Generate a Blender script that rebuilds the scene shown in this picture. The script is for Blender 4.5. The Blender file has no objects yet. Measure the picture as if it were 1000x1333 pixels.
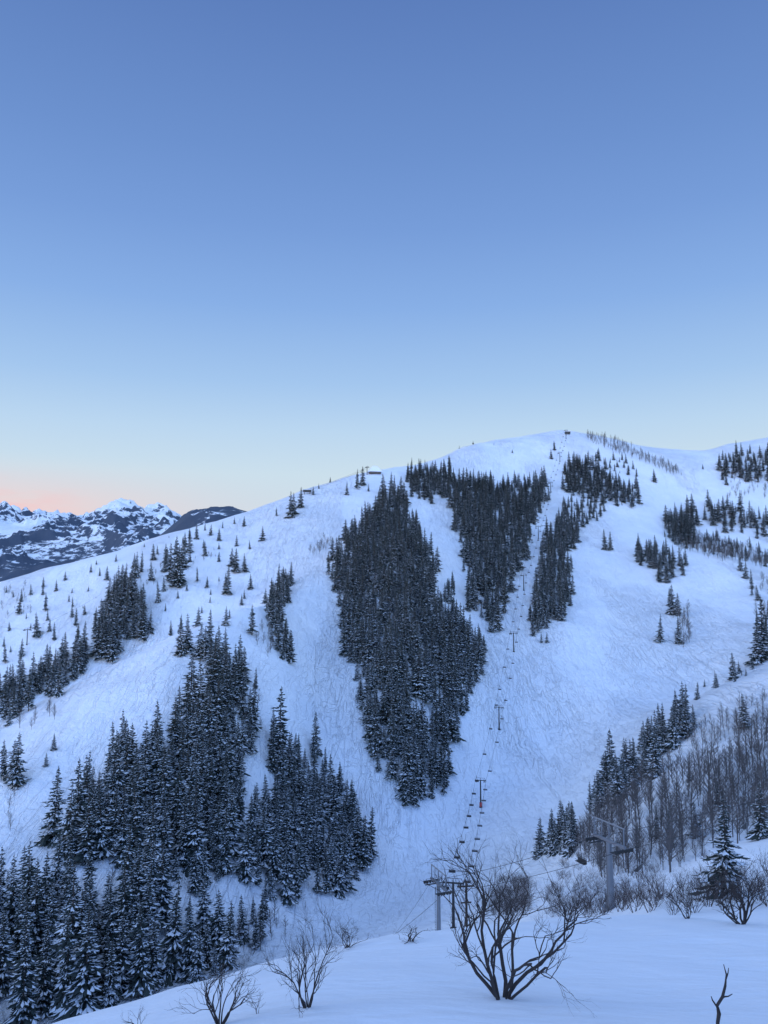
import bpy, math, random
import numpy as np
from mathutils import Vector, Matrix
random.seed(7); rng=np.random.default_rng(7)
scene=bpy.context.scene
scene.view_settings.view_transform='Standard'; scene.view_settings.look='None'; scene.view_settings.exposure=0

def lin(c):
    r=[]
    for v in c:
        v/=255.0
        r.append(v/12.92 if v<=0.04045 else ((v+0.055)/1.055)**2.4)
    return (*r,1.0)

# ------------------------------------------------------------------ survey
PITCH=math.atan(0.0935)
CP,SP=math.cos(PITCH),math.sin(PITCH)
def bearing(u,v):
    """photo bearing -> (x/y , z/y) slopes seen from the viewpoint"""
    px=(np.asarray(u,float)-500)/1000; py=(666.5-np.asarray(v,float))/1000
    d=CP-py*SP
    return px/d,(SP+py*CP)/d

# terrain profile lines near -> far : (bearing u, v, distance in m)
L=[]
L.append([(-300,1700,5),(0,1640,5),(300,1600,5),(650,1590,5),(1300,1590,5)])
L.append([(-300,1500,13),(0,1425,13),(200,1350,13.5),(400,1315,14),(650,1303,14.5),(1000,1300,15),(1300,1300,15)])
L.append([(-300,1480,20),(0,1366,21),(100,1329,22),(200,1298,23),(300,1266,24),(350,1252,25),(450,1228,26),(530,1214,27),(600,1206,28),(700,1197,29),(800,1192,30),(900,1192,30),(1000,1194,30),(1300,1200,30)])
L.append([(-300,1600,55),(0,1480,55),(200,1400,60),(400,1330,62),(600,1285,62),(700,1240,60),(800,1210,58),(900,1205,58),(1000,1203,58),(1300,1203,58)])
L.append([(-300,1500,130),(0,1420,130),(200,1370,135),(400,1300,140),(500,1265,140),(600,1240,135),(700,1215,120),(800,1185,105),(860,1142,110),(930,1108,114),(1000,1086,118),(1300,1000,120)])
L.append([(-300,1430,180),(0,1348,190),(100,1322,195),(200,1292,210),(300,1262,230),(400,1228,255),(500,1198,285),(560,1182,295),(640,1168,270),(700,1155,200),(800,1165,150),(860,1146,150),(930,1124,150),(1000,1104,155),(1300,1010,155)])
L.append([(-300,1220,230),(0,1170,240),(100,1150,250),(200,1130,262),(300,1120,280),(400,1150,305),(500,1155,330),(560,1135,345),(620,1120,340),(700,1112,265),(760,1064,250),(830,1020,240),(900,985,235),(1000,945,230),(1300,840,220)])
L.append([(-300,1120,270),(0,1070,280),(100,1050,290),(200,1030,305),(300,1020,325),(380,1030,355),(440,1060,385),(520,1065,372),(600,1050,400),(660,1050,395),(720,1070,345),(800,1034,315),(900,1000,300),(1000,962,290),(1300,860,290)])
L.append([(-300,1040,300),(0,1000,310),(100,960,330),(200,930,345),(300,915,365),(370,930,392),(430,960,425),(520,970,405),(600,965,450),(660,985,452),(740,990,440),(800,972,405),(870,932,382),(930,897,372),(1000,870,362),(1300,790,350)])
L.append([(-300,1000,335),(0,965,350),(100,918,362),(200,872,385),(300,850,412),(370,855,440),(430,880,478),(520,880,452),(600,885,500),(660,885,515),(740,885,515),(800,905,490),(850,918,470),(900,915,450),(1000,880,430),(1300,810,420)])
L.append([(-300,990,380),(0,942,395),(60,912,400),(130,876,415),(200,843,430),(260,814,448),(320,792,475),(400,775,550),(440,780,580),(520,790,535),(600,800,600),(660,805,612),(740,805,610),(800,820,595),(900,835,565),(1000,825,535),(1300,790,520)])
L.append([(-300,1040,470),(0,990,480),(60,960,485),(130,915,495),(200,876,508),(260,838,522),(320,803,550),(400,735,640),(440,720,670),(520,725,620),(600,725,710),(700,738,725),(800,765,695),(900,775,665),(1000,778,640),(1300,770,620)])
L.append([(-300,920,550),(0,868,560),(60,850,565),(130,818,577),(200,780,598),(300,745,640),(400,695,708),(500,675,765),(600,675,825),(700,690,835),(800,712,805),(890,714,785),(940,720,765),(1000,739,745),(1300,790,720)])
L.append([(-300,860,600),(0,806,620),(100,770,642),(200,726,678),(300,702,722),(400,663,785),(500,640,850),(600,632,930),(700,640,975),(800,665,940),(840,690,900),(890,717,860),(940,726,840),(1000,744,825),(1300,790,800)])
L.append([(-300,850,650),(-100,785,670),(0,755,690),(60,739,705),(130,722,728),(200,698,758),(260,683,788),(330,664,830),(400,637,880),(480,613,930),(530,607,975),(570,597,1040),(620,577,1150),(680,567,1220),(735,560,1250),(790,569,1230),(830,580,1210),(900,588,1200),(925,586,1210),(945,578,1225),(1000,568,1250),(1300,540,1300)])
L.append([(-300,930,950),(0,850,1000),(300,760,1150),(500,720,1300),(620,680,1500),(735,640,1650),(900,650,1600),(1300,640,1700)])
L.append([(-300,800,2600),(0,795,2600),(150,760,2600),(250,735,2600),(500,760,2700),(1300,780,2800)])
L.append([(-300,740,3900),(0,748,3900),(120,732,3900),(180,706,3900),(210,684,3700),(245,658,3600),(275,651,3600),(305,653,3600),(335,662,3600),(400,700,3700),(1300,740,3900)])
L.append([(-300,722,4900),(0,718,4900),(150,708,4900),(250,700,4700),(330,700,4700),(1300,740,4900)])
L.append([(-300,662,7000),(0,662,7000),(35,669,7000),(75,670,7000),(110,673,7000),(128,665,7200),(155,652,7400),(172,657,7300),(195,668,7200),(214,659,7200),(228,669,7000),(260,680,7000),(330,690,7000),(1300,720,7000)])
L.append([(-300,760,14000),(1300,760,14000)])

NS,NY=1700,1900
S=np.linspace(-1.2,1.2,NS)
LY0,LY1=math.log(5.0),math.log(14000.0)
LY=np.linspace(LY0,LY1,NY); YY=np.exp(LY)
def gsm(a,w):
    k=int(w*3)+1; x=np.arange(-k,k+1); g=np.exp(-x*x/(2*w*w)); g/=g.sum()
    return np.convolve(np.pad(a,k,mode='edge'),g,'valid')
XK=[];TK=[]
for i,l in enumerate(L):
    a=np.array(l,float); s,t=bearing(a[:,0],a[:,1])
    w=11 if i<14 else (6 if i==14 else 3)
    TK.append(gsm(np.interp(S,s,t),w)); XK.append(gsm(np.interp(S,s,np.log(a[:,2])),16))
XK=np.array(XK);TK=np.array(TK)
for i in range(1,len(XK)): XK[i]=np.maximum(XK[i],XK[i-1]+0.03)
T=np.zeros((NS,NY))
H=np.diff(XK,axis=0); D=np.diff(TK,axis=0)/H
M=np.zeros_like(XK)
w1=2*H[1:]+H[:-1]; w2=H[1:]+2*H[:-1]
same=(D[1:]*D[:-1])>0
with np.errstate(divide='ignore',invalid='ignore'):
    hm=(w1+w2)/(w1/D[:-1]+w2/D[1:])
M[1:-1]=np.where(same,hm,0); M[0]=D[0]; M[-1]=D[-1]
for c in range(NS):
    xk=XK[:,c]; j=np.clip(np.searchsorted(xk,LY)-1,0,len(xk)-2)
    h=H[j,c]; q=np.clip((LY-xk[j])/h,0,1)
    T[c]=((1+2*q)*(1-q)**2)*TK[j,c]+q*(1-q)**2*h*M[j,c]+q*q*(3-2*q)*TK[j+1,c]+q*q*(q-1)*h*M[j+1,c]
# fractal relief
LAT=rng.random((256,256))
def vn(x,y):
    xi=np.floor(x).astype(int); yi=np.floor(y).astype(int); fx=x-xi; fy=y-yi
    fx=fx*fx*fx*(fx*(fx*6-15)+10); fy=fy*fy*fy*(fy*(fy*6-15)+10)
    a=LAT[xi&255,yi&255];b=LAT[(xi+1)&255,yi&255];c=LAT[xi&255,(yi+1)&255];d=LAT[(xi+1)&255,(yi+1)&255]
    return (a*(1-fx)+b*fx)*(1-fy)+(c*(1-fx)+d*fx)*fy
def fbm(x,y,o=4):
    r=0;a=.5
    for k in range(o):
        r=r+a*(vn(x+17.3*k,y-9.1*k)*2-1); x,y=x*1.62+y*1.18,-x*1.18+y*1.62; a*=.5
    return r
def ridged(x,y,o=6):
    r=0;a=.5;wt=1.0
    for k in range(o):
        n=1-np.abs(vn(x+11.3*k,y-7.1*k)*2-1); n=n*n*wt; wt=np.clip(n*1.8,0,1)
        r=r+a*n; x,y=x*1.62+y*1.18,-x*1.18+y*1.62; a*=.58
    return r
def sst(x,a,b):
    q=np.clip((x-a)/(b-a),0,1); return q*q*(3-2*q)
Yg=YY[None,:]; Xg=S[:,None]*Yg
Yb=np.broadcast_to(Yg,Xg.shape)
mid=sst(Yb,90,220)*(1-sst(Yb,1500,2500))
far=sst(Yb,2200,3400)
near=1-sst(Yb,45,120)
zn=near*(0.28*fbm(Xg/7,Yb/7,3)+.10*fbm(Xg/2.2,Yb/3.5,2)*sst(Yb,8,14))*sst(Yb,4,12)
zn=zn+mid*(3.6*fbm(Xg/85,Yb/85,3)+1.1*fbm(Xg/22+5,Yb/22,4))
zn=zn+far*(ridged(Xg/600+3,Yb/600,7)-0.60)*200*(.40+.60*sst(Yb,4000,5200))
T=T+zn/Yb
TMAX=np.maximum.accumulate(T,axis=1)

def tt(s,y):
    fi=np.clip((s+1.2)/2.4*(NS-1),0,NS-1.001); fj=np.clip((np.log(y)-LY0)/(LY1-LY0)*(NY-1),0,NY-1.001)
    i=fi.astype(int);j=fj.astype(int);a=fi-i;b=fj-j
    return (T[i,j]*(1-a)+T[i+1,j]*a)*(1-b)+(T[i,j+1]*(1-a)+T[i+1,j+1]*a)*b
def height(x,y):
    x=np.asarray(x,float);y=np.asarray(y,float)
    ye=np.maximum(y,5.0)
    return tt(x/ye,ye)*ye+(ye-y)*0.38
def hitmany(u,v):
    s,t=bearing(u,v)
    ii=np.clip(np.round((s+1.2)/2.4*(NS-1)).astype(int),0,NS-1)
    ys=np.empty(len(s))
    for k in range(len(s)):
        j=min(int(np.searchsorted(TMAX[ii[k]],t[k])),NY-1); ys[k]=YY[j]
    xs=s*ys
    return xs,ys,height(xs,ys)
def hit(u,v):
    a,b,c=hitmany(np.array([float(u)]),np.array([float(v)])); return float(a[0]),float(b[0]),float(c[0])
def gh(x,y): return float(height(np.array([x]),np.array([y]))[0])

# ------------------------------------------------------------------ materials
def mat(name):
    m=bpy.data.materials.new(name); m.use_nodes=True
    nt=m.node_tree; b=nt.nodes['Principled BSDF']; return m,nt,b
def simple(name,col,rough=.7,metal=0,var=0.25,scale=6):
    m,nt,b=mat(name)
    tc=nt.nodes.new('ShaderNodeTexCoord'); n=nt.nodes.new('ShaderNodeTexNoise'); n.inputs['Scale'].default_value=scale
    nt.links.new(tc.outputs['Object'],n.inputs['Vector'])
    mx=nt.nodes.new('ShaderNodeMix'); mx.data_type='RGBA'
    mx.inputs[6].default_value=(*[c*(1-var) for c in col],1); mx.inputs[7].default_value=(*[min(1,c*(1+var)) for c in col],1)
    nt.links.new(n.outputs['Fac'],mx.inputs[0]); nt.links.new(mx.outputs[2],b.inputs['Base Color'])
    b.inputs['Roughness'].default_value=rough; b.inputs['Metallic'].default_value=metal
    return m
def math_(nt,op,a=None,b=None,c=None,clamp=False):
    n=nt.nodes.new('ShaderNodeMath'); n.operation=op; n.use_clamp=clamp
    for i,v in enumerate((a,b,c)):
        if v is None: continue
        if isinstance(v,(int,float)): n.inputs[i].default_value=v
        else: nt.links.new(v,n.inputs[i])
    return n.outputs[0]
def noise(nt,vec,scale,detail=3,rough=.5,dist=0):
    n=nt.nodes.new('ShaderNodeTexNoise'); n.inputs['Scale'].default_value=scale; n.inputs['Detail'].default_value=detail
    n.inputs['Roughness'].default_value=rough; n.inputs['Distortion'].default_value=dist
    nt.links.new(vec,n.inputs['Vector']); return n.outputs['Fac']
def mapr(nt,v,a,b,c=0,d=1):
    n=nt.nodes.new('ShaderNodeMapRange'); n.interpolation_type='SMOOTHSTEP'
    nt.links.new(v,n.inputs[0])
    for i,q in enumerate((a,b,c,d)): n.inputs[i+1].default_value=q
    return n.outputs[0]

def snow_ground():
    m,nt,b=mat('snow_ground')
    g=nt.nodes.new('ShaderNodeNewGeometry'); P=g.outputs['Position']
    sep=nt.nodes.new('ShaderNodeSeparateXYZ'); nt.links.new(P,sep.inputs[0])
    nsep=nt.nodes.new('ShaderNodeSeparateXYZ'); nt.links.new(g.outputs['Normal'],nsep.inputs[0])
    farf=mapr(nt,sep.outputs['Y'],2000,2600)
    v=noise(nt,P,0.03,4,.6)
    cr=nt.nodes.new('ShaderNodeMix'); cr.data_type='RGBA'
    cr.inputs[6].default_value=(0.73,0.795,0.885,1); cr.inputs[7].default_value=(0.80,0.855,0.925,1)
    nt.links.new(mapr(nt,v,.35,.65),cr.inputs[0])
    sp=noise(nt,P,0.9,3,.75)
    zone=noise(nt,P,0.012,2,.5)
    bm=math_(nt,'MULTIPLY',mapr(nt,sp,.66,.71),mapr(nt,zone,.53,.63))
    bm=math_(nt,'MULTIPLY',bm,mapr(nt,sep.outputs['Y'],150,300))
    bm=math_(nt,'MULTIPLY',bm,mapr(nt,sep.outputs['X'],-60,-160,.3,1))
    c2=nt.nodes.new('ShaderNodeMix'); c2.data_type='RGBA'; nt.links.new(bm,c2.inputs[0]); nt.links.new(cr.outputs[2],c2.inputs[6]); c2.inputs[7].default_value=(.15,.14,.15,1)
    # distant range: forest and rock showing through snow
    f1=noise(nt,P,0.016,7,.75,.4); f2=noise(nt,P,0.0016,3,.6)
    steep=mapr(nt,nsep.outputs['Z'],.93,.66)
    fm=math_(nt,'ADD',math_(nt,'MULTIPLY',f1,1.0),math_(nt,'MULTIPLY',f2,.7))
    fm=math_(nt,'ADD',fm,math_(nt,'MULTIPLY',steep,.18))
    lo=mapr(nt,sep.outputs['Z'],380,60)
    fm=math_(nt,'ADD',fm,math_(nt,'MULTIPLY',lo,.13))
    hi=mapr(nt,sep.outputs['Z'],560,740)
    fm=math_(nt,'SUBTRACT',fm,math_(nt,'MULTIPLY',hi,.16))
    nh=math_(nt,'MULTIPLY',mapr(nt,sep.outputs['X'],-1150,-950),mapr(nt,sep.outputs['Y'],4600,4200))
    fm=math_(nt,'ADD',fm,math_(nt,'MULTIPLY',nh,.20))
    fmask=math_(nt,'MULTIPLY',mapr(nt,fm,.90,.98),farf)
    c3=nt.nodes.new('ShaderNodeMix'); c3.data_type='RGBA'; nt.links.new(fmask,c3.inputs[0]); nt.links.new(c2.outputs[2],c3.inputs[6]); c3.inputs[7].default_value=(.055,.078,.12,1)  # far forest tone lightened and blued: aerial haze painted into the colour
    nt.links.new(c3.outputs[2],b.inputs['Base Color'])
    b.inputs['Roughness'].default_value=.75
    b.inputs['Specular IOR Level'].default_value=.25
    def vscale(vec,src=None):
        mp=nt.nodes.new('ShaderNodeMapping'); nt.links.new(src or P,mp.inputs[0]); mp.inputs['Scale'].default_value=vec; return mp.outputs[0]
    def bump(h,dist,strength,prev=None):
        bp=nt.nodes.new('ShaderNodeBump'); bp.inputs['Distance'].default_value=dist; bp.inputs['Strength'].default_value=strength
        nt.links.new(h,bp.inputs['Height'])
        if prev: nt.links.new(prev,bp.inputs['Normal'])
        return bp.outputs[0]
    midf=mapr(nt,sep.outputs['Y'],60,200)
    # skied-out strips versus untouched powder
    skied=mapr(nt,noise(nt,vscale((.014,.004,.004)),1.0,2,.5,.6),.42,.60)
    tracks=noise(nt,vscale((.75,.08,.08)),1.0,4,.65,1.6)
    line=mapr(nt,math_(nt,'ABSOLUTE',math_(nt,'SUBTRACT',noise(nt,vscale((.20,.035,.035)),1.0,3,.55,.8),.5)),0,.025)
    line2=mapr(nt,math_(nt,'ABSOLUTE',math_(nt,'SUBTRACT',noise(nt,vscale((.10,.06,.06)),1.0,2,.5,1.5),.47)),0,.014)
    line=math_(nt,'MINIMUM',line,line2)
    hgt=math_(nt,'MULTIPLY',tracks,math_(nt,'MULTIPLY_ADD',skied,1.1,.25))
    hgt=math_(nt,'ADD',hgt,math_(nt,'MULTIPLY',line,math_(nt,'MULTIPLY_ADD',skied,.40,.22)))
    hgt=math_(nt,'ADD',hgt,math_(nt,'MULTIPLY',noise(nt,P,.22,5,.66),1.35))
    b1=bump(math_(nt,'MULTIPLY',hgt,midf),1.0,.9)
    b3=bump(noise(nt,vscale((1.2,2.2,1.5)),.8,4,.55),.13,.8,b1)
    nt.links.new(b3,b.inputs['Normal'])
    return m
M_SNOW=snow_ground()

def needle_mat():
    m,nt,b=mat('spruce_needles')
    oi=nt.nodes.new('ShaderNodeObjectInfo'); tc=nt.nodes.new('ShaderNodeTexCoord')
    n=noise(nt,tc.outputs['Object'],14,2)
    f=math_(nt,'MULTIPLY_ADD',oi.outputs['Random'],.5,math_(nt,'MULTIPLY',n,.5))
    mx=nt.nodes.new('ShaderNodeMix'); mx.data_type='RGBA'; nt.links.new(f,mx.inputs[0])
    mx.inputs[6].default_value=(.023,.034,.036,1); mx.inputs[7].default_value=(.055,.070,.066,1)
    nt.links.new(mx.outputs[2],b.inputs['Base Color']); b.inputs['Roughness'].default_value=.9; b.inputs['Specular IOR Level'].default_value=.1
    return m
M_NEED=needle_mat()
M_BARK=simple('spruce_bark',(.06,.05,.045),.9)
M_TSNOW=simple('snow_on_branches',(.62,.67,.74),.8,0,.22,30)
M_ASPEN=simple('aspen_bark',(.105,.098,.10),.9,0,.35)
M_SHRUB=simple('oak_shrub_bark',(.035,.028,.028),.9,0,.3,20)
M_BRUSH=simple('brush_bark',(.06,.047,.048),.9,0,.3)
M_STEEL=simple('galvanised_steel',(.22,.24,.27),.45,.6,.15,2)
M_DARK=simple('dark_steel',(.035,.038,.045),.5,.3,.2,3)
M_RUBBER=simple('sheave_rubber',(.03,.03,.03),.8)
M_WOOD=simple('creosoted_wood',(.05,.037,.03),.9,0,.3,8)
M_RED=simple('red_pad',(.45,.07,.06),.7)
M_CABLE=simple('steel_cable',(.05,.053,.06),.5,.4)
M_ROOF=simple('snowy_roof',(.78,.82,.88),.8,0,.05)
M_WALL=simple('timber_wall',(.10,.085,.08),.9)
M_GLASS=simple('window_glass',(.03,.04,.05),.15)

# ------------------------------------------------------------------ terrain sheet
ys=np.concatenate([np.linspace(-25,4.5,24),np.geomspace(5,1500,860),np.geomspace(1515,3000,30),np.geomspace(3010,8200,340),np.geomspace(8300,14000,20)])
gs=np.concatenate([-np.geomspace(1.7,.64,36),np.linspace(-.63,.63,840),np.geomspace(.64,1.7,36)])
GW=np.sqrt(ys**2+12**2)
X=(gs[None,:]*GW[:,None]); Yv=np.broadcast_to(ys[:,None],X.shape)
Z=height(X,Yv)
nr,nc=X.shape
co=np.stack([X,Yv,Z],-1).reshape(-1,3).astype(np.float32)
idx=np.arange(nr*nc).reshape(nr,nc)
q=np.stack([idx[:-1,:-1],idx[:-1,1:],idx[1:,1:],idx[1:,:-1]],-1).reshape(-1,4).astype(np.int32)
me=bpy.data.meshes.new('snow_terrain'); me.vertices.add(len(co)); me.vertices.foreach_set('co',co.ravel())
me.loops.add(q.size); me.loops.foreach_set('vertex_index',q.ravel())
me.polygons.add(len(q)); me.polygons.foreach_set('loop_start',np.arange(0,q.size,4,dtype=np.int32))
me.polygons.foreach_set('use_smooth',np.ones(len(q),dtype=bool))
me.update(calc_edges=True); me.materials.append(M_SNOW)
terr=bpy.data.objects.new('snow_terrain',me); scene.collection.objects.link(terr)

# ------------------------------------------------------------------ mesh helper
class MB:
    def __init__(s): s.v=[];s.f=[];s.m=[]
    def add(s,vs,fs,mi=0):
        o=len(s.v); s.v+= [tuple(p) for p in vs]; s.f+=[tuple(o+i for i in f) for f in fs]; s.m+=[mi]*len(fs)
    def tube(s,pts,rad,sides=4,mi=0,cap=True):
        pts=[Vector(p) for p in pts]; n=len(pts); vs=[];fs=[]
        for i,p in enumerate(pts):
            d=(pts[min(i+1,n-1)]-pts[max(i-1,0)])
            if d.length<1e-9: d=Vector((0,0,1))
            d.normalize()
            if abs(d.z)<.99: a=d.cross(Vector((0,0,1))).normalized()
            else: a=(Vector((1,0,0))-d*d.x).normalized()
            bb=d.cross(a); r=rad[i] if hasattr(rad,'__len__') else rad
            for k in range(sides):
                t=2*math.pi*k/sides; vs.append(p+(a*math.cos(t)+bb*math.sin(t))*r)
        for i in range(n-1):
            for k in range(sides):
                k2=(k+1)%sides; fs.append((i*sides+k,i*sides+k2,(i+1)*sides+k2,(i+1)*sides+k))
        if cap: fs.append(tuple(range(sides))[::-1]); fs.append(tuple((n-1)*sides+k for k in range(sides)))
        s.add(vs,fs,mi)
    def box(s,c,size,mi=0,R=None):
        vs=[]
        for z in(-.5,.5):
            for (x,y) in((-.5,-.5),(.5,-.5),(.5,.5),(-.5,.5)):
                p=Vector((x*size[0],y*size[1],z*size[2]))
                if R: p=R@p
                vs.append(p+Vector(c))
        s.add(vs,[(3,2,1,0),(4,5,6,7),(0,1,5,4),(1,2,6,5),(2,3,7,6),(3,0,4,7)],mi)
    def mesh(s,name,mats,smooth=False):
        me=bpy.data.meshes.new(name); me.from_pydata(s.v,[],s.f)
        for m in mats: me.materials.append(m)
        me.polygons.foreach_set('material_index',s.m)
        if smooth: me.polygons.foreach_set('use_smooth',[True]*len(s.f))
        me.update(); return me
def put(name,me,loc=(0,0,0),rotz=0,scale=(1,1,1),parent=None):
    o=bpy.data.objects.new(name,me); o.location=loc; o.rotation_euler=(0,0,rotz); o.scale=scale
    scene.collection.objects.link(o)
    if parent: o.parent=parent
    return o

# ------------------------------------------------------------------ conifer prototypes (height 1)
def conifer(seed,w=.16,snow=.5,levels=34,skirt=.05):
    r=random.Random(seed); B=MB()
    B.tube([(0,0,-.03),(0,0,.5),(0,0,.97)],[.013,.008,.002],5,1)
    lean=r.uniform(0,6.28); ph=r.random()*6
    for k in range(levels):
        f=k/(levels-1); h=skirt+(.985-skirt)*f
        env=w*((1-f)**.72)*(.62+.45*r.random()+.25*math.sin(k*1.3+ph))+.007
        nb=int(12-6*f)
        a0=r.random()*6.28
        for j in range(nb):
            if r.random()<.14: continue
            a=a0+j*6.283/nb+r.uniform(-.35,.35)
            l=env*r.uniform(.45,1.3)*(1+.15*math.cos(a-lean))
            hh=h+r.uniform(-.016,.016)
            dr=l*r.uniform(.15,.6)*(1-.7*f)-l*.25*f
            ca,sa=math.cos(a),math.sin(a)
            def P(d,side,dz): return (ca*d-sa*side,sa*d+ca*side,hh+dz)
            wd=l*r.uniform(.14,.22)
            def fan(ox,oy,oz,dx,dy,L_,W_,drp):
                def Q(t,s_,dz): return P(ox+dx*L_*t-dy*s_,oy+dy*L_*t+dx*s_,oz+dz)
                B.add([Q(0,0,0),Q(.5,0,-drp*.35),Q(1,0,-drp),Q(.55,W_,-drp*.5-W_*.4),Q(.55,-W_,-drp*.5-W_*.4),Q(.5,0,-drp*.5-.012-L_*.06)],[(0,3,1),(0,1,4),(1,3,2),(1,2,4),(0,5,2)],0)
                if r.random()<snow:
                    e=.0035; sc=r.uniform(.35,.9); t0=r.uniform(.15,.45)
                    B.add([Q(t0,0,-drp*t0*.6+e),Q(.62,W_*sc,-drp*.55-W_*.4*sc+e),Q(.98,0,-drp*.95+e),Q(.62,-W_*sc,-drp*.55-W_*.4*sc+e)],[(0,3,2,1)],2)
            fan(0,0,0,1,0,l,wd,dr)
            for sg in(-1,1):
                t=r.uniform(.3,.55); an=sg*r.uniform(.45,.8)
                fan(l*t,0,-dr*t*.7,math.cos(an),math.sin(an),l*r.uniform(.4,.62),wd*.8,dr*.5+l*.06)
    return B.mesh('spruce',[M_NEED,M_BARK,M_TSNOW])
def newcol(name,meshes):
    c=bpy.data.collections.new(name)
    for i,m in enumerate(meshes):
        o=bpy.data.objects.new('%s_variant_%s'%(name,'abcdefgh'[i]),m); c.objects.link(o)
    return c
SPR=[conifer(1,.17,.58),conifer(2,.19,.66),conifer(3,.15,.52),conifer(4,.18,.60,30,.1),conifer(5,.21,.70,30,.03),conifer(6,.14,.48,34,.14)]
C_SPR=newcol('spruce',SPR)

# bare deciduous trees
def bare(seed,depth,nst,l0,r0,spread,up,mats,shr=.68,kids=(2,4),sides=3,seg=3,wig=.25,rshr=.55,base=.0,name='bare',tilt=(.25,.85)):
    r=random.Random(seed); B=MB()
    def grow(p,d,l,rad,dep):
        pts=[p];rs=[rad];c=p;dd=d.copy()
        for i in range(seg):
            dd=(dd+Vector((r.gauss(0,wig),r.gauss(0,wig),r.gauss(0,wig)+up*.25))).normalized()
            c=c+dd*(l/seg); pts.append(c); rs.append(rad*(1-(1-rshr)*(i+1)/seg))
        B.tube(pts,rs,sides,0,False)
        if dep>0:
            n=r.randint(*kids)
            for i in range(n):
                k=r.uniform(.35,1.0) if i else 1.0
                fi=k*seg; ii=min(int(fi),seg-1); q=pts[ii].lerp(pts[ii+1],fi-ii)
                ax=Vector((r.gauss(0,1),r.gauss(0,1),r.gauss(0,.6))).normalized()
                nd=(dd+ax*spread*r.uniform(.7,1.3)+Vector((0,0,up*.4))).normalized()
                grow(q,nd,l*shr*r.uniform(.7,1.15),rs[-1]*r.uniform(.65,.95),dep-1)
    for i in range(nst):
        a=i*6.283/nst+r.uniform(-.5,.5); tl=0 if nst==1 else r.uniform(*tilt)
        grow(Vector((math.cos(a)*base,math.sin(a)*base,-.04*l0)),Vector((math.cos(a)*tl,math.sin(a)*tl,1)).normalized(),l0*r.uniform(.8,1.1),r0*r.uniform(.7,1.1),depth)
    return B.mesh(name,mats)
def aspen(seed):
    r=random.Random(seed); B=MB()
    top=Vector((r.gauss(0,.03),r.gauss(0,.03),1))
    pts=[Vector((0,0,-.03)),top*.35+Vector((r.gauss(0,.012),0,0)),top*.7,top]
    B.tube(pts,[.012,.010,.006,.002],4,0,False)
    for i in range(38):
        f=r.uniform(.15,.97); p=top*f; a=r.random()*6.28; l=(.32*(1-f)+.07)*r.uniform(.6,1.2)
        d=Vector((math.cos(a)*.7,math.sin(a)*.7,r.uniform(.7,1.3))).normalized()
        m1=p+d*l*.5; e=p+d*l+Vector((0,0,l*.15))
        B.tube([p,m1,e],[.004,.003,.0015],3,0,False)
        for j in range(4):
            q=p.lerp(e,r.uniform(.3,.9)); a2=a+r.uniform(-1.2,1.2); d2=Vector((math.cos(a2)*.7,math.sin(a2)*.7,r.uniform(.5,1.2))).normalized()
            B.tube([q,q+d2*l*r.uniform(.25,.5)],[.0022,.0012],3,0,False)
    return B.mesh('aspen',[M_ASPEN])
C_ASP=newcol('aspen',[aspen(i) for i in range(11,15)])
C_BRU=newcol('brush',[bare(21+i,3,7,.42,.010,.7,.25,[M_BRUSH],.62,(3,4),3,2,.16,name='brush',base=.03) for i in range(3)])

def scatter(name,pts,scl,rots,ids,col):
    n=len(pts); me=bpy.data.meshes.new(name); me.vertices.add(n)
    me.vertices.foreach_set('co',np.asarray(pts,np.float32).ravel())
    for nm,ty,da in(('scl','FLOAT_VECTOR',scl),('rot','FLOAT_VECTOR',rots)):
        a=me.attributes.new(nm,ty,'POINT'); a.data.foreach_set('vector',np.asarray(da,np.float32).ravel())
    a=me.attributes.new('idx','INT','POINT'); a.data.foreach_set('value',np.asarray(ids,np.int32))
    o=bpy.data.objects.new(name,me); scene.collection.objects.link(o)
    g=bpy.data.node_groups.new(name+'_instancing','GeometryNodeTree')
    g.interface.new_socket('Geometry',in_out='INPUT',socket_type='NodeSocketGeometry'); g.interface.new_socket('Geometry',in_out='OUTPUT',socket_type='NodeSocketGeometry')
    N=g.nodes; gi=N.new('NodeGroupInput');go=N.new('NodeGroupOutput'); ip=N.new('GeometryNodeInstanceOnPoints'); ci=N.new('GeometryNodeCollectionInfo')
    ci.inputs['Collection'].default_value=col; ci.inputs['Separate Children'].default_value=True; ci.inputs['Reset Children'].default_value=True
    ip.inputs['Pick Instance'].default_value=True
    def na(nm,ty):
        k=N.new('GeometryNodeInputNamedAttribute'); k.data_type=ty; k.inputs['Name'].default_value=nm
        return [s for s in k.outputs if s.enabled and s.name=='Attribute'][0]
    l=g.links
    l.new(gi.outputs[0],ip.inputs['Points']); l.new(ci.outputs[0],ip.inputs['Instance'])
    l.new(na('idx','INT'),ip.inputs['Instance Index']); l.new(na('rot','FLOAT_VECTOR'),ip.inputs['Rotation']); l.new(na('scl','FLOAT_VECTOR'),ip.inputs['Scale'])
    l.new(ip.outputs[0],go.inputs[0])
    md=o.modifiers.new('instances','NODES'); md.node_group=g
    return o

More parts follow.
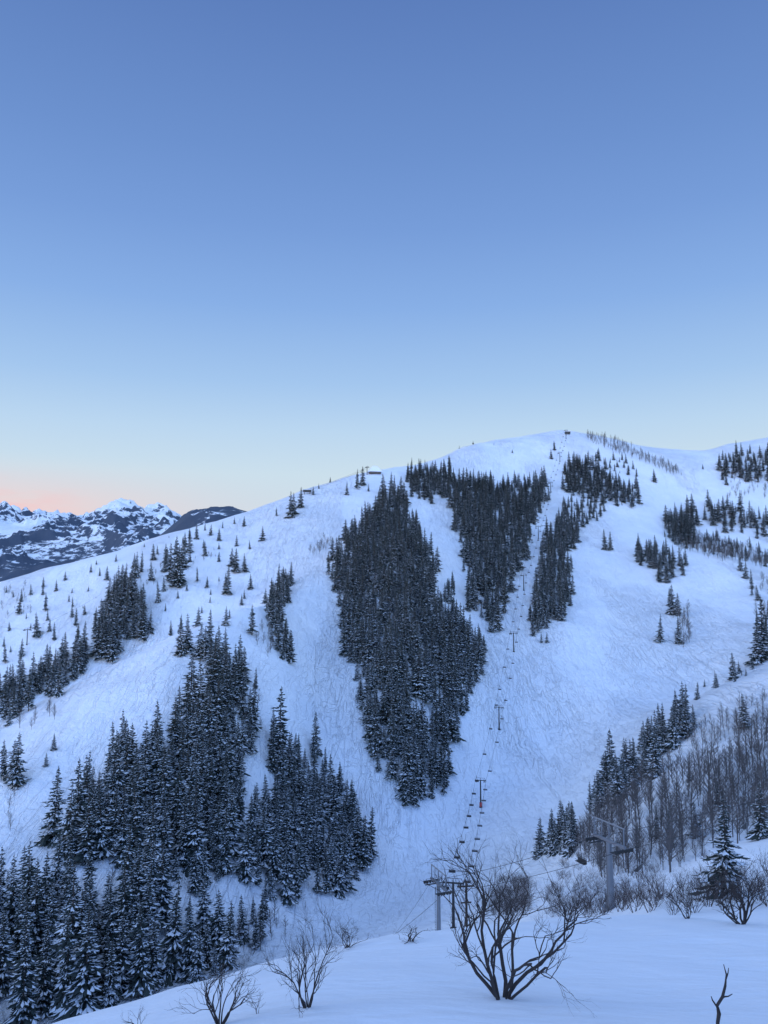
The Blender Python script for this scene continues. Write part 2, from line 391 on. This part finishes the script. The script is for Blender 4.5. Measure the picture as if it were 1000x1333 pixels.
def inpoly(px,py,poly):
    c=np.zeros(len(px),bool); n=len(poly)
    for i in range(n):
        x1,y1=poly[i];x2,y2=poly[(i+1)%n]
        if y1==y2: continue
        c^=((y1>py)!=(y2>py))&(px<(x2-x1)*(py-y1)/(y2-y1)+x1)
    return c
class Stand:
    def __init__(s): s.cells={}; s.out=[]
    def ok(s,x,y,d):
        cx,cy=int(x//8),int(y//8)
        for i in(-1,0,1):
            for j in(-1,0,1):
                for(a,b) in s.cells.get((cx+i,cy+j),()):
                    if (a-x)**2+(b-y)**2<d*d: return False
        return True
    def fill(s,poly,sp,h0,h1,tries=2500,maxn=99999,pw=1.0,jag=3,gap=1.0):
        # ragged outline and small openings so the stand is not a solid shape
        p=np.array(poly,float); x0,y0=p.min(0);x1,y1=p.max(0)
        u=rng.uniform(x0,x1,tries);v=rng.uniform(y0,y1,tries); k=inpoly(u,v,poly); u,v=u[k],v[k]
        u=u+rng.normal(0,jag,len(u)); v=v+rng.normal(0,jag,len(v))
        X_,Y_,Z_=hitmany(u,v); n=0
        G=vn(X_/13+40,Y_/26+40)*.65+vn(X_/6+9,Y_/10+9)*.35
        for x,y,z,g in zip(X_,Y_,Z_,G):
            if y>2500 or y<70 or g>gap: continue
            if s.ok(x,y,sp*random.uniform(.7,1.35)):
                s.cells.setdefault((int(x//8),int(y//8)),[]).append((x,y))
                h=h0+(h1-h0)*random.random()**pw
                if random.random()<.12: h*=random.uniform(.4,.75)
                if random.random()<.06: h*=1.15
                s.out.append((x,y,z,h)); n+=1
                if n>=maxn: break
    def single(s,u,v,px):
        x,y,z=hit(u,v); 
        if y>2500 or y<70: return
        s.cells.setdefault((int(x//8),int(y//8)),[]).append((x,y)); s.out.append((x,y,z,px*y/1000))
    def build(s,name,col,nv,fat=(.9,1.25)):
        pts=[(x,y,z-.15) for x,y,z,h in s.out]
        sc=[];ro=[]
        for x,y,z,h in s.out:
            f=random.uniform(*fat); sc.append((h*f,h*f,h)); ro.append((random.gauss(0,.03),random.gauss(0,.03),random.uniform(0,6.28)))
        return scatter(name,pts,sc,ro,[random.randrange(nv) for _ in pts],col)

F=Stand()
singles=[(465,638,28),(472,632,25),(452,645,18),(378,675,36),(382,670,30),(392,662,28),(408,645,12),(342,705,20),(318,685,14),(360,672,12),(295,775,38),(302,738,25),(306,745,32),(318,745,25),(308,712,15),(325,715,12),
(206,785,27),(232,765,68),(222,758,50),(238,740,42),(226,764,40),(236,762,48),(200,730,22),(197,757,25),(256,702,22),(247,702,15),(130,750,12),(205,722,12),(48,830,32),(12,822,12),(40,775,14),(85,755,12),(328,828,40),(345,785,20),
(222,828,20),(245,848,48),(260,855,45),(258,815,25),(236,820,20),(318,780,12),(70,978,22),(60,998,18),(22,1020,65),(14,1022,55),(5,1015,50),(363,1000,100),(158,1125,68),
(788,716,28),(795,716,25),(733,638,22),(795,1040,88),(785,1045,62),(852,1010,62),(955,885,36),(992,860,80),(985,865,60),(932,895,22),(970,950,45),(890,940,52),(875,800,38),(882,802,30),(872,790,25),(860,836,36),(884,838,34),
(852,628,18),(667,590,6),(598,584,5),(643,580,3),(722,588,14),(718,598,14),(480,640,10),(95,790,14),(175,740,20),(184,745,28),(178,752,34),(290,688,10),(305,682,10),(430,628,8),(415,636,7),(898,1018,22),(915,612,7),(705,838,16),(712,838,14),
(28,785,18),(56,765,14),(108,850,40),(100,862,50),(62,808,14),(28,912,52),(186,828,40),(188,820,34),(268,860,42),(12,945,24),(160,765,30),(170,790,44),(215,745,26),(213,770,20)]
for a in singles: F.single(*a)
A=[(497,655),(513,640),(530,665),(545,700),(562,735),(568,790),(592,815),(628,850),(624,880),(610,905),(600,940),(585,985),(578,1030),(560,1040),(530,1052),(508,1020),(488,985),(472,930),(472,880),(482,868),(455,862),(448,815),(450,780),(436,768),(436,725),(460,700),(480,675)]
F.fill(A,4.6,11,25,9000,gap=.80,jag=4)
F.fill([(574,800),(578,770),(590,762),(592,820)],5,12,17,300,jag=1)
F.fill([(530,618),(580,612),(590,640),(560,655),(538,640)],6,12,22,900)
F.fill([(590,632),(630,630),(650,640),(690,634),(710,628),(710,655),(690,688),(680,720),(670,745),(662,770),(650,795),(644,825),(634,812),(616,785),(610,735),(608,700),(592,685)],5.2,12,24,4000,jag=4,gap=.76)
F.fill([(718,698),(735,678),(750,695),(735,722),(738,750),(739,798),(715,810),(695,830),(697,785),(707,735)],5,11,22,2000,jag=4,gap=.82)
F.fill([(738,612),(762,607),(790,622),(826,645),(826,658),(790,656),(765,645),(742,640)],6.0,12,23,1500)
F.fill([(735,660),(780,655),(783,670),(760,688),(740,680)],8,10,16,400)
F.fill([(770,588),(828,608),(825,622),(790,610)],9,10,15,200)
F.fill([(868,680),(900,672),(906,690),(900,707),(872,704)],6,14,25,600)
F.fill([(832,720),(850,722),(893,735),(892,745),(862,758),(848,738),(832,732)],6,12,21,700)
F.fill([(918,660),(960,668),(1000,685),(1060,700),(1060,720),(1000,704),(950,690),(918,678)],7,16,27,900)
F.fill([(940,600),(1000,590),(1060,590),(1060,625),(1000,628),(945,628)],9,14,25,700)
F.fill([(898,700),(945,705),(1000,728),(1000,735),(900,714)],9,10,15,400)
# lower left stand
F.fill([(350,975),(375,995),(400,985),(430,1020),(450,1060),(480,1110),(486,1128),(455,1148),(430,1165),(380,1172),(345,1166),(322,1140),(327,1100),(350,1060),(362,1020)],5.0,11,23,2500,jag=5,gap=.80)
F.fill([(235,945),(290,905),(328,900),(323,960),(320,1010),(298,1040),(303,1090),(288,1110),(283,1160),(250,1170),(217,1130),(217,1060),(227,990)],5.0,14,27,2500,jag=5,gap=.78)
F.fill([(150,1000),(205,975),(215,1040),(215,1130),(200,1190),(225,1250),(200,1290),(150,1270),(130,1240),(180,1160),(160,1110),(110,1130),(78,1113),(88,1080),(120,1050)],5.0,14,27,3000,jag=5,gap=.76)
F.fill([(-80,1170),(0,1175),(60,1162),(108,1187),(128,1240),(160,1290),(230,1290),(260,1300),(100,1335),(-80,1360)],5.6,15,27,3500,jag=5,gap=.76)
F.fill([(190,1200),(250,1215),(310,1238),(290,1275),(220,1290)],5.8,11,20,700,jag=5,gap=.7)
F.fill([(310,1190),(350,1195),(350,1225),(320,1240)],6,9,15,150)
# left slopes
F.fill([(150,775),(165,760),(185,800),(195,825),(170,840),(155,840),(142,865),(125,865),(120,830),(135,810)],5.6,15,27,1200)
F.fill([(65,870),(105,850),(112,868),(75,905),(30,925),(0,938),(-30,945),(-10,915),(50,890)],5.2,15,26,1200)
F.fill([(347,800),(354,775),(380,757),(383,775),(365,800),(380,845),(376,866),(364,866),(352,825)],5.8,12,21,600,jag=2)
F.fill([(225,850),(255,860),(275,885),(300,898),(334,905),(325,885),(300,865),(270,850)],5.8,12,22,600)
F.fill([(200,745),(245,700),(250,730),(215,765)],11,10,20,200,10)
F.fill([(-60,820),(200,720),(330,678),(335,700),(210,800),(60,860),(-60,900)],11,4,16,1500,46,gap=.62)
F.fill([(0,770),(120,735),(330,672),(330,680),(120,745),(0,785)],10,4,9,700,9,gap=.55)
F.fill([(250,760),(330,740),(330,830),(250,820)],10,5,13,300,10,gap=.6)
# right ridges
F.fill([(780,1045),(800,1015),(840,1000),(850,1012),(800,1045),(760,1065)],4.2,9,18,600)
F.fill([(833,978),(860,955),(900,935),(905,945),(860,985),(840,992)],4.2,10,20,600)
F.fill([(905,903),(1000,858),(1060,840),(1060,860),(1000,868),(915,907)],8,4,9,300)
F.fill([(700,1114),(735,1085),(752,1088),(740,1112)],3.6,8,13,300)
F.fill([(960,700),(1000,800),(1060,800),(1060,870),(990,850)],9,10,18,200)
F.fill([(840,1100),(1000,1010),(1000,1060),(860,1120)],14,6,10,60)
F.build('conifer_forest',C_SPR,6)
print('conifers',len(F.out))

AS=Stand()
AS.fill([(745,1100),(830,1035),(1000,965),(1080,930),(1080,1060),(1000,1088),(930,1108),(860,1138),(780,1140)],2.5,4.5,10,6500,gap=.85)
AS.fill([(890,703),(945,708),(1000,730),(1060,740),(1060,750),(1000,738),(890,716)],3.4,8,11,2200)
AS.fill([(762,566),(800,575),(885,614),(884,622),(830,600),(768,576)],3.6,8,12,1900,jag=1)
AS.fill([(945,628),(1000,590),(1060,600),(1060,650),(950,650)],6,8,12,500)
AS.fill([(890,965),(1000,915),(1080,890),(1080,930),(1000,948),(910,978)],3.0,5,8,1500)
AS.fill([(980,760),(1060,740),(1060,850),(985,850)],6,6,10,250)
AS.fill([(880,800),(895,800),(898,840),(885,842)],4,7,10,100)
AS.fill([(335,830),(350,825),(362,850),(345,855)],4,6,9,100)
AS.fill([(405,716),(428,704),(430,710),(408,722)],3,5,7,150)
AS.fill([(20,945),(60,925),(80,930),(40,955)],5,5,9,60)
AS.fill([(300,1240),(310,1200),(365,1195),(370,1228)],3.5,4,8,200)
AS.fill([(240,890),(330,900),(350,960),(330,960)],9,5,9,40)
AS.fill([(0,1040),(20,1040),(20,1080),(0,1080)],5,4,6,20)
AS.fill([(180,745),(280,715),(285,725),(190,765)],5,3,6,120)
AS.fill([(0,770),(40,765),(45,800),(0,800)],5,3,6,80)
AS.fill([(130,1100),(200,1100),(210,1180),(150,1200)],7,4,8,60)
AS.build('aspen_grove',C_ASP,4,(1.0,1.5))
BR=Stand()
BR.fill([(632,1192),(685,1188),(690,1150),(650,1150)],1.8,3.0,5.2,500)
BR.fill([(715,1191),(760,1180),(870,1160),(1000,1140),(1060,1140),(1060,1190),(715,1192)],2.2,2.4,4.8,1600)
BR.fill([(700,1190),(745,1105),(860,1135),(740,1190)],2.5,2.2,4.2,900)
BR.fill([(420,1215),(470,1205),(470,1228),(420,1232)],2.5,2,3,40)
BR.fill([(250,1262),(330,1240),(335,1250),(250,1280)],4,2,4,60)
BR.build('bare_brush',C_BRU,3)
print('aspens',len(AS.out),'brush',len(BR.out))

# individually visible nearer spruces
for (u,v,px,k) in [(947,1168,125,1),(992,1092,72,3),(905,1088,42,0)]:
    x,y,z=hit(u,v); h=px*y/1000
    put('spruce_tree',SPR[k],(x,y,z-.1),random.random()*6,(h*1.25,h*1.25,h))

# ------------------------------------------------------------------ foreground oak shrubs
def shrub(u,v,px,width,seed,depth=4,nst=6,rot=0,r0=.012,spread=.62,tilt=(.15,.8)):
    x,y,z=hit(u,v)
    me=bare(seed,depth,nst,.36,r0,spread,.14,[M_SHRUB],.74,(2,3),5,4,.17,.70,.03,'oak_shrub',tilt)
    c=np.array([w.co[:] for w in me.vertices]); zz=np.percentile(c[:,2],98.5); xx=np.percentile(c[:,0],97)-np.percentile(c[:,0],3)
    h=px*y/1000/zz; wx=width*y/1000/xx
    return put('oak_shrub',me,(x,y,z),rot,(wx,wx,h))
shrub(655,1300,160,172,137,5,9,spread=.62,tilt=(.2,1.1),r0=.013)
shrub(400,1312,110,84,133,5,7,spread=.55)
shrub(286,1334,76,88,36,4,8)
shrub(965,1203,72,80,38,4,8)
shrub(452,1234,32,44,40,4,7)
shrub(425,1243,26,26,45,4,5)
shrub(535,1226,14,36,41,3,6)
shrub(335,1320,20,22,42,3,3)
shrub(180,1342,25,32,43,3,4)
shrub(895,1196,38,44,47,4,6)
shrub(740,1200,30,50,48,4,7)
# twisted dead stem
x,y,z=hit(934,1345)
B=MB(); sc=y/1000
def pp(du,dv,dy=0): return (x+du*sc,y+dy,z+dv*sc)
B.tube([pp(0,-8),pp(1,12),pp(3,22),pp(1,32),pp(8,42),pp(12,55),pp(14,68),pp(11,80)],[.028,.026,.03,.022,.022,.018,.012,.006],7,0)
B.tube([pp(5,38),pp(12,40,.05),pp(18,39,.08),pp(24,41,.1)],[.014,.012,.009,.005],6,0)
B.tube([pp(1,30),pp(-3,36,.04),pp(-4,40,.06)],[.014,.010,.006],6,0)
B.tube([pp(13,62),pp(16,70),pp(17,76)],[.010,.008,.004],6,0)
put('dead_branch',B.mesh('dead_branch',[M_SHRUB],True))

# ------------------------------------------------------------------ ski lifts
def tower_mesh(h,arm=2.6,rt=.32,detail=False,red=False):
    B=MB()
    B.tube([(0,0,-1),(0,0,h*.5),(0,0,h)],[rt,rt*.85,rt*.7],10,0)
    B.tube([(0,0,-.3),(0,0,.35)],[rt*2.0,rt*2.0],10,0)
    B.box((0,0,h+.12),(arm*2+.5,.34,.34),0)
    fh=2.5 if detail else 1.25
    for sx in(-1,1):
        B.box((sx*arm,0,h-.2),(.12,3.2,.16),1)
        for k in range(6):
            yy=-1.35+k*.54
            B.tube([(sx*arm-.08,yy,h-.42),(sx*arm+.08,yy,h-.42)],[.23,.23],10,2)
        B.tube([(sx*arm,0,h-.2),(sx*arm,0,h+.12)],.08,6,0)
        B.box((sx*(arm-.75),0,h-.55),(.45,3.2,.05),1)
        for yy in(-1.5,0,1.5):
            B.tube([(sx*(arm-.95),yy,h-.55),(sx*(arm-.95),yy,h+.5)],.03,4,1)
        B.tube([(sx*(arm-.95),-1.5,h+.5),(sx*(arm-.95),1.5,h+.5)],.03,4,1)
        if detail:
            B.tube([(sx*arm,0,h+.25),(sx*arm,0,h+fh)],.10,5,0)
            B.tube([(sx*arm*.5,0,h+.25),(sx*arm*.5,0,h+fh)],.07,5,0)
            B.tube([(sx*(arm-.95),-1.5,h),(sx*(arm-.95),1.5,h)],.025,4,1)
        else: B.tube([(sx*arm,0,h+.25),(sx*arm*.78,0,h+fh)],.07,5,0)
    e=1.0 if detail else .78
    B.tube([(-arm*e-.2,0,h+fh),(arm*e+.2,0,h+fh)],.11 if detail else .07,5,0)
    B.tube([(0,0,h),(0,0,h+fh)],.10,6,0)
    for sx in(-.2,.2): B.tube([(sx,-rt-.18,.8),(sx,-rt-.18,h-.3)],.025,4,1)
    for k in range(int(h/.45)): B.tube([(-.2,-rt-.18,1+k*.42),(.2,-rt-.18,1+k*.42)],.018,3,1)
    if red: B.tube([(0,0,.4),(0,0,2.4)],[rt+.22,rt+.22],10,3)
    return B.mesh('lift_tower',[M_STEEL if detail else M_DARK,M_DARK,M_RUBBER,M_RED])
def chair_geom(B,p,ang):
    R=Matrix.Rotation(ang,3,'Z'); P=Vector(p)
    def W(a,b,c): return P+R@Vector((a,b,c))
    B.tube([W(0,0,.1),W(0,0,-.9),W(0,.25,-2.1)],.05,4,0)
    B.box(W(0,0,0),(.12,.5,.2),0,R)
    B.tube([W(-.95,.25,-2.1),W(.95,.25,-2.1)],.045,4,0)
    for s in(-.95,.95): B.tube([W(s,.25,-2.1),W(s,.3,-2.75),W(s,-.25,-2.8)],.04,4,0)
    B.box(W(0,0,-2.78),(1.9,.5,.08),0,R)
    B.box(W(0,.28,-2.5),(1.9,.07,.5),0,R)
    B.tube([W(-.9,-.3,-2.45),W(.9,-.3,-2.45)],.03,4,0)
def sag(a,b,n,s):
    a=Vector(a);b=Vector(b)
    return [a.lerp(b,i/n)-Vector((0,0,s*4*(i/n)*(1-i/n))) for i in range(n+1)]

# main chairlift up the face
tb=[(626,1052),(650,952),(669,850),(682,770),(701,702),(717,642),(729,602),(737,572)]
base=[hit(*p) for p in tb]
H0=13.0
arm=2.6
CB=MB(); CH=MB()
s0,t0=bearing(590,1150); y0=205.0; x0=float(s0)*y0
lz=gh(x0,y0); lower=(x0,y0,lz); lh=max(8.0,float(t0)*y0-lz)
allb=[lower]+base; hs=[lh]+[H0]*len(base)
prev=None
for i,b in enumerate(allb):
    nx=allb[min(i+1,len(allb)-1)];pv=allb[max(i-1,0)]
    dv=Vector((nx[0]-pv[0],nx[1]-pv[1],0)).normalized(); ang=math.atan2(dv.y,dv.x)-math.pi/2
    side=Vector((dv.y,-dv.x,0))
    put('lift_tower',tower_mesh(hs[i],arm,.42,False,i==1),(b[0],b[1],b[2]),ang)
    e=[Vector(b)+side*sgn*arm+Vector((0,0,hs[i]-.2)) for sgn in(-1,1)]
    if prev is not None:
        for k in(0,1):
            span=(e[k]-prev[k]).length; pl=sag(prev[k],e[k],12,span*.02)
            CB.tube(pl,.05,4,0,False)
            n=max(2,int(span/22))
            for q in range(n):
                f=(q+.3+.4*k+random.uniform(-.12,.12))/n; fi=f*12; ii=min(int(fi),11); p=pl[ii].lerp(pl[ii+1],fi-ii)
                chair_geom(CH,p,ang+(math.pi if k else 0))
    prev=e
put('chairlift_cable',CB.mesh('cable',[M_CABLE]))
put('chairlift_chairs',CH.mesh('chairs',[M_DARK]))

# nearer lift crossing in front, rising to the right
def at(u,v,y):
    s,t=bearing(u,v); return Vector((float(s)*y,y,float(t)*y))
nt_=[(at(571,1152,140),.0),(at(793,1096,108),.0),(at(1090,1015,92),.0)]
start=at(470,1250,190)
path=[start]+[p for p,_ in nt_]
B=MB();CH2=MB()
prev=None
for i,p in enumerate(path):
    nx=path[min(i+1,len(path)-1)];pv=path[max(i-1,0)]
    dv=Vector((nx.x-pv.x,nx.y-pv.y,0)).normalized()
    if i in(1,2): dv=(dv*.45+Vector((0.25,1,0)).normalized()*.55).normalized()
    ang=math.atan2(dv.y,dv.x)-math.pi/2; side=Vector((dv.y,-dv.x,0))
    if i>0:
        gz=gh(p.x,p.y); hh=p.z-gz
        put('lift_tower',tower_mesh(hh,2.9,.42 if i!=2 else .55,True),(p.x,p.y,gz),ang)
    e=[p+side*s_*2.9+Vector((0,0,-.2)) for s_ in(-1,1)]
    if prev:
        for k in(0,1):
            pl=sag(prev[k],e[k],14,(e[k]-prev[k]).length*.015); B.tube(pl,.035,4,0,False)
            if i==3 : chair_geom(CH2,pl[1 if k else 9],ang)
            if i==2 and k==0: chair_geom(CH2,pl[13],ang)
    prev=e
put('chairlift_cable',B.mesh('cable',[M_CABLE]))
put('lift_chair',CH2.mesh('chairs',[M_DARK]))

# utility pole with cross-arm
p=at(607,1148,118); gz=gh(p.x,p.y); h=p.z-gz
B=MB(); B.tube([(0,0,-.5),(0,0,h)],[.22,.16],8,0)
B.box((0,.2,h-.7),(2.6,.14,.2),0); B.box((0,.2,h-3.0),(1.6,.12,.18),0)
for s_ in(-1,1):
    B.tube([(s_*1.0,.2,h-.75),(0,.2,h-1.7)],.05,4,0)
    B.tube([(s_*1.15,.2,h-.6),(s_*1.15,.2,h-.3)],.07,6,1)
B.tube([(0,.2,h),(0,.2,h+.3)],.07,6,1)
put('utility_pole',B.mesh('utility_pole',[M_WOOD,M_DARK]),(p.x,p.y,gz),.15)

# upper lift terminal on the left shoulder, its rope and tower
B=MB();x,y,z=hit(400,644)
B.box((0,0,3.2),(9,4,2.4),0); B.tube([(-3,0,-.5),(-3,0,2.2)],.5,8,1); B.tube([(3,0,-.5),(3,0,2.2)],.5,8,1)
B.add([(-4.8,-2.3,4.41),(4.8,-2.3,4.41),(4.8,2.3,4.41),(-4.8,2.3,4.41),(-4,0,5.3),(4,0,5.3)],[(0,1,5,4),(2,3,4,5),(1,2,5),(3,0,4),(3,2,1,0)],2)
put('lift_terminal',B.mesh('lift_terminal',[M_DARK,M_STEEL,M_ROOF]),(x,y,z))
x2,y2,z2=hit(478,618)
put('lift_tower',tower_mesh(9,2.4,.4),(x2,y2,z2),-.9)
B=MB(); B.tube(sag((x,y,z+5),(x2,y2,z2+9),10,2),.09,4,0,False); B.tube(sag((x+2,y+4,z+5),(x2+2,y2+4,z2+9),10,2),.09,4,0,False)
put('chairlift_cable',B.mesh('cable',[M_CABLE]))
x,y,z=hit(35,841); put('lift_tower',tower_mesh(11,2.6,.35),(x,y,z),1.0)
a=Vector((x,y,z+11)); s_=at(-120,790,470)
B=MB(); B.tube(sag(a,s_,8,2),.05,4,0,False); B.tube(sag(a,Vector(hit(130,790))+Vector((0,0,9)),8,2),.05,4,0,False)
put('chairlift_cable',B.mesh('cable',[M_CABLE]))

# summit hut (snow-covered hipped roof) on the shoulder
x,y,z=hit(488,617)
hut=bpy.data.objects.new('ski_patrol_hut',None); hut.location=(x,y,z-.5); hut.rotation_euler=(0,0,.25); scene.collection.objects.link(hut)
B=MB(); B.box((0,0,1.2),(13,9,3.0),0); put('walls',B.mesh('walls',[M_WALL]),parent=hut)
B=MB(); B.add([(-8.8,-5.8,2.2),(8.8,-5.8,2.2),(8.8,5.8,2.2),(-8.8,5.8,2.2),(-2.5,0,9.4),(2.5,0,9.4)],[(0,1,5,4),(2,3,4,5),(1,2,5),(3,0,4),(3,2,1,0)],0)
put('roof',B.mesh('roof',[M_ROOF]),parent=hut)
B=MB()
for k in range(4): B.box((-5.0+k*2.8,-4.53,1.5),(1.4,.1,1.0),0)
put('windows',B.mesh('windows',[M_GLASS]),parent=hut)
B=MB(); B.box((5.6,-4.53,1.2),(1.0,.12,1.9),0); put('door',B.mesh('door',[M_DARK]),parent=hut)
x,y,z=hit(739,566)
B=MB(); B.box((0,0,3.0),(8,5,3),0); B.box((0,0,4.8),(9.4,6.2,.5),1); B.tube([(-2.5,0,-1),(-2.5,0,1.6)],.5,8,0); B.tube([(2.5,0,-1),(2.5,0,1.6)],.5,8,0)
put('lift_terminal',B.mesh('lift_terminal',[M_DARK,M_ROOF]),(x,y,z))
x,y,z=hit(616,579)
B=MB(); B.tube([(0,0,-1),(0,0,6)],[.35,.2],6,0); B.box((0,0,2.0),(2.2,1.8,1.8),0)
put('weather_mast',B.mesh('weather_mast',[M_DARK]),(x,y,z))

# ------------------------------------------------------------------ sky
w=bpy.data.worlds.new('World'); scene.world=w; w.use_nodes=True; nt=w.node_tree
bg=nt.nodes['Background']; tc=nt.nodes.new('ShaderNodeTexCoord'); D_=tc.outputs['Generated']
sep=nt.nodes.new('ShaderNodeSeparateXYZ'); nt.links.new(D_,sep.inputs[0])
cr=nt.nodes.new('ShaderNodeValToRGB'); nt.links.new(sep.outputs['Z'],cr.inputs[0])
stops=[(0.0,(196,206,222)),(.09,(208,219,230)),(.14,(203,223,236)),(.197,(186,214,240)),(.255,(163,198,238)),(.345,(136,175,230)),(.43,(119,157,217)),(.505,(108,145,206)),(.63,(92,126,188)),(.72,(98,131,190)),(1.0,(165,188,222))]  # top stops raised beyond true twilight, out of view, to brighten the snow
e=cr.color_ramp.elements
while len(e)>1: e.remove(e[-1])
e[0].position=stops[0][0]; e[0].color=lin(stops[0][1])
for p_,c in stops[1:]:
    k=e.new(p_); k.color=lin(c)
pinkx=mapr(nt,sep.outputs['X'],-.10,-.48); pinkz=mapr(nt,sep.outputs['Z'],.16,.08)
pk=nt.nodes.new('ShaderNodeMix'); pk.data_type='RGBA'; nt.links.new(math_(nt,'MULTIPLY',math_(nt,'MULTIPLY',pinkx,pinkz),.85),pk.inputs[0])
nt.links.new(cr.outputs[0],pk.inputs[6]); pk.inputs[7].default_value=lin((238,212,210))
mp=nt.nodes.new('ShaderNodeMapping'); mp.inputs['Scale'].default_value=(5,5,28); nt.links.new(D_,mp.inputs[0])
cn=noise(nt,mp.outputs[0],1.6,5,.55)
cm=math_(nt,'MULTIPLY',mapr(nt,cn,.44,.60),math_(nt,'MULTIPLY',mapr(nt,sep.outputs['X'],-.33,-.46),mapr(nt,sep.outputs['Z'],.135,.095)))
ck=nt.nodes.new('ShaderNodeMix'); ck.data_type='RGBA'; nt.links.new(math_(nt,'MULTIPLY',cm,.6),ck.inputs[0]); nt.links.new(pk.outputs[2],ck.inputs[6]); ck.inputs[7].default_value=lin((244,196,198))
# dome behind the viewpoint brightened, unseen extra light added to lift the snow
back=mapr(nt,sep.outputs['Y'],.15,-.7,1.0,3.1)
bs=nt.nodes.new('ShaderNodeVectorMath'); bs.operation='SCALE'; nt.links.new(ck.outputs[2],bs.inputs[0]); nt.links.new(back,bs.inputs['Scale'])
FILL_AZ=math.radians(-85); FILL_EL=math.radians(30)
sky=nt.nodes.new('ShaderNodeTexSky'); sky.sky_type='NISHITA'; sky.sun_disc=False; sky.sun_elevation=FILL_EL; sky.sun_rotation=FILL_AZ
sc_=nt.nodes.new('ShaderNodeVectorMath'); sc_.operation='SCALE'; sc_.inputs['Scale'].default_value=.001; nt.links.new(sky.outputs[0],sc_.inputs[0])
ad=nt.nodes.new('ShaderNodeVectorMath'); ad.operation='ADD'; nt.links.new(bs.outputs[0],ad.inputs[0]); nt.links.new(sc_.outputs[0],ad.inputs[1])
nt.links.new(ad.outputs[0],bg.inputs['Color']); bg.inputs['Strength'].default_value=1.0

sl=bpy.data.lights.new('dusk_fill','SUN'); sl.energy=.6; sl.angle=math.radians(30); sl.color=(.84,.91,1)  # soft fill lamp added to lift the snow; dusk has no direct source
so=bpy.data.objects.new('dusk_fill',sl); scene.collection.objects.link(so)
dirv=Vector((math.sin(FILL_AZ)*math.cos(FILL_EL),math.cos(FILL_AZ)*math.cos(FILL_EL),math.sin(FILL_EL)))
so.rotation_euler=dirv.to_track_quat('Z','Y').to_euler()

cam=bpy.data.cameras.new('camera'); co_=bpy.data.objects.new('camera',cam); scene.collection.objects.link(co_)
cam.sensor_fit='VERTICAL'; cam.sensor_height=36; cam.lens=36*1000/1333; cam.clip_start=.1; cam.clip_end=30000
co_.location=(0,0,0); co_.rotation_euler=(math.pi/2+PITCH,0,0)
scene.camera=co_
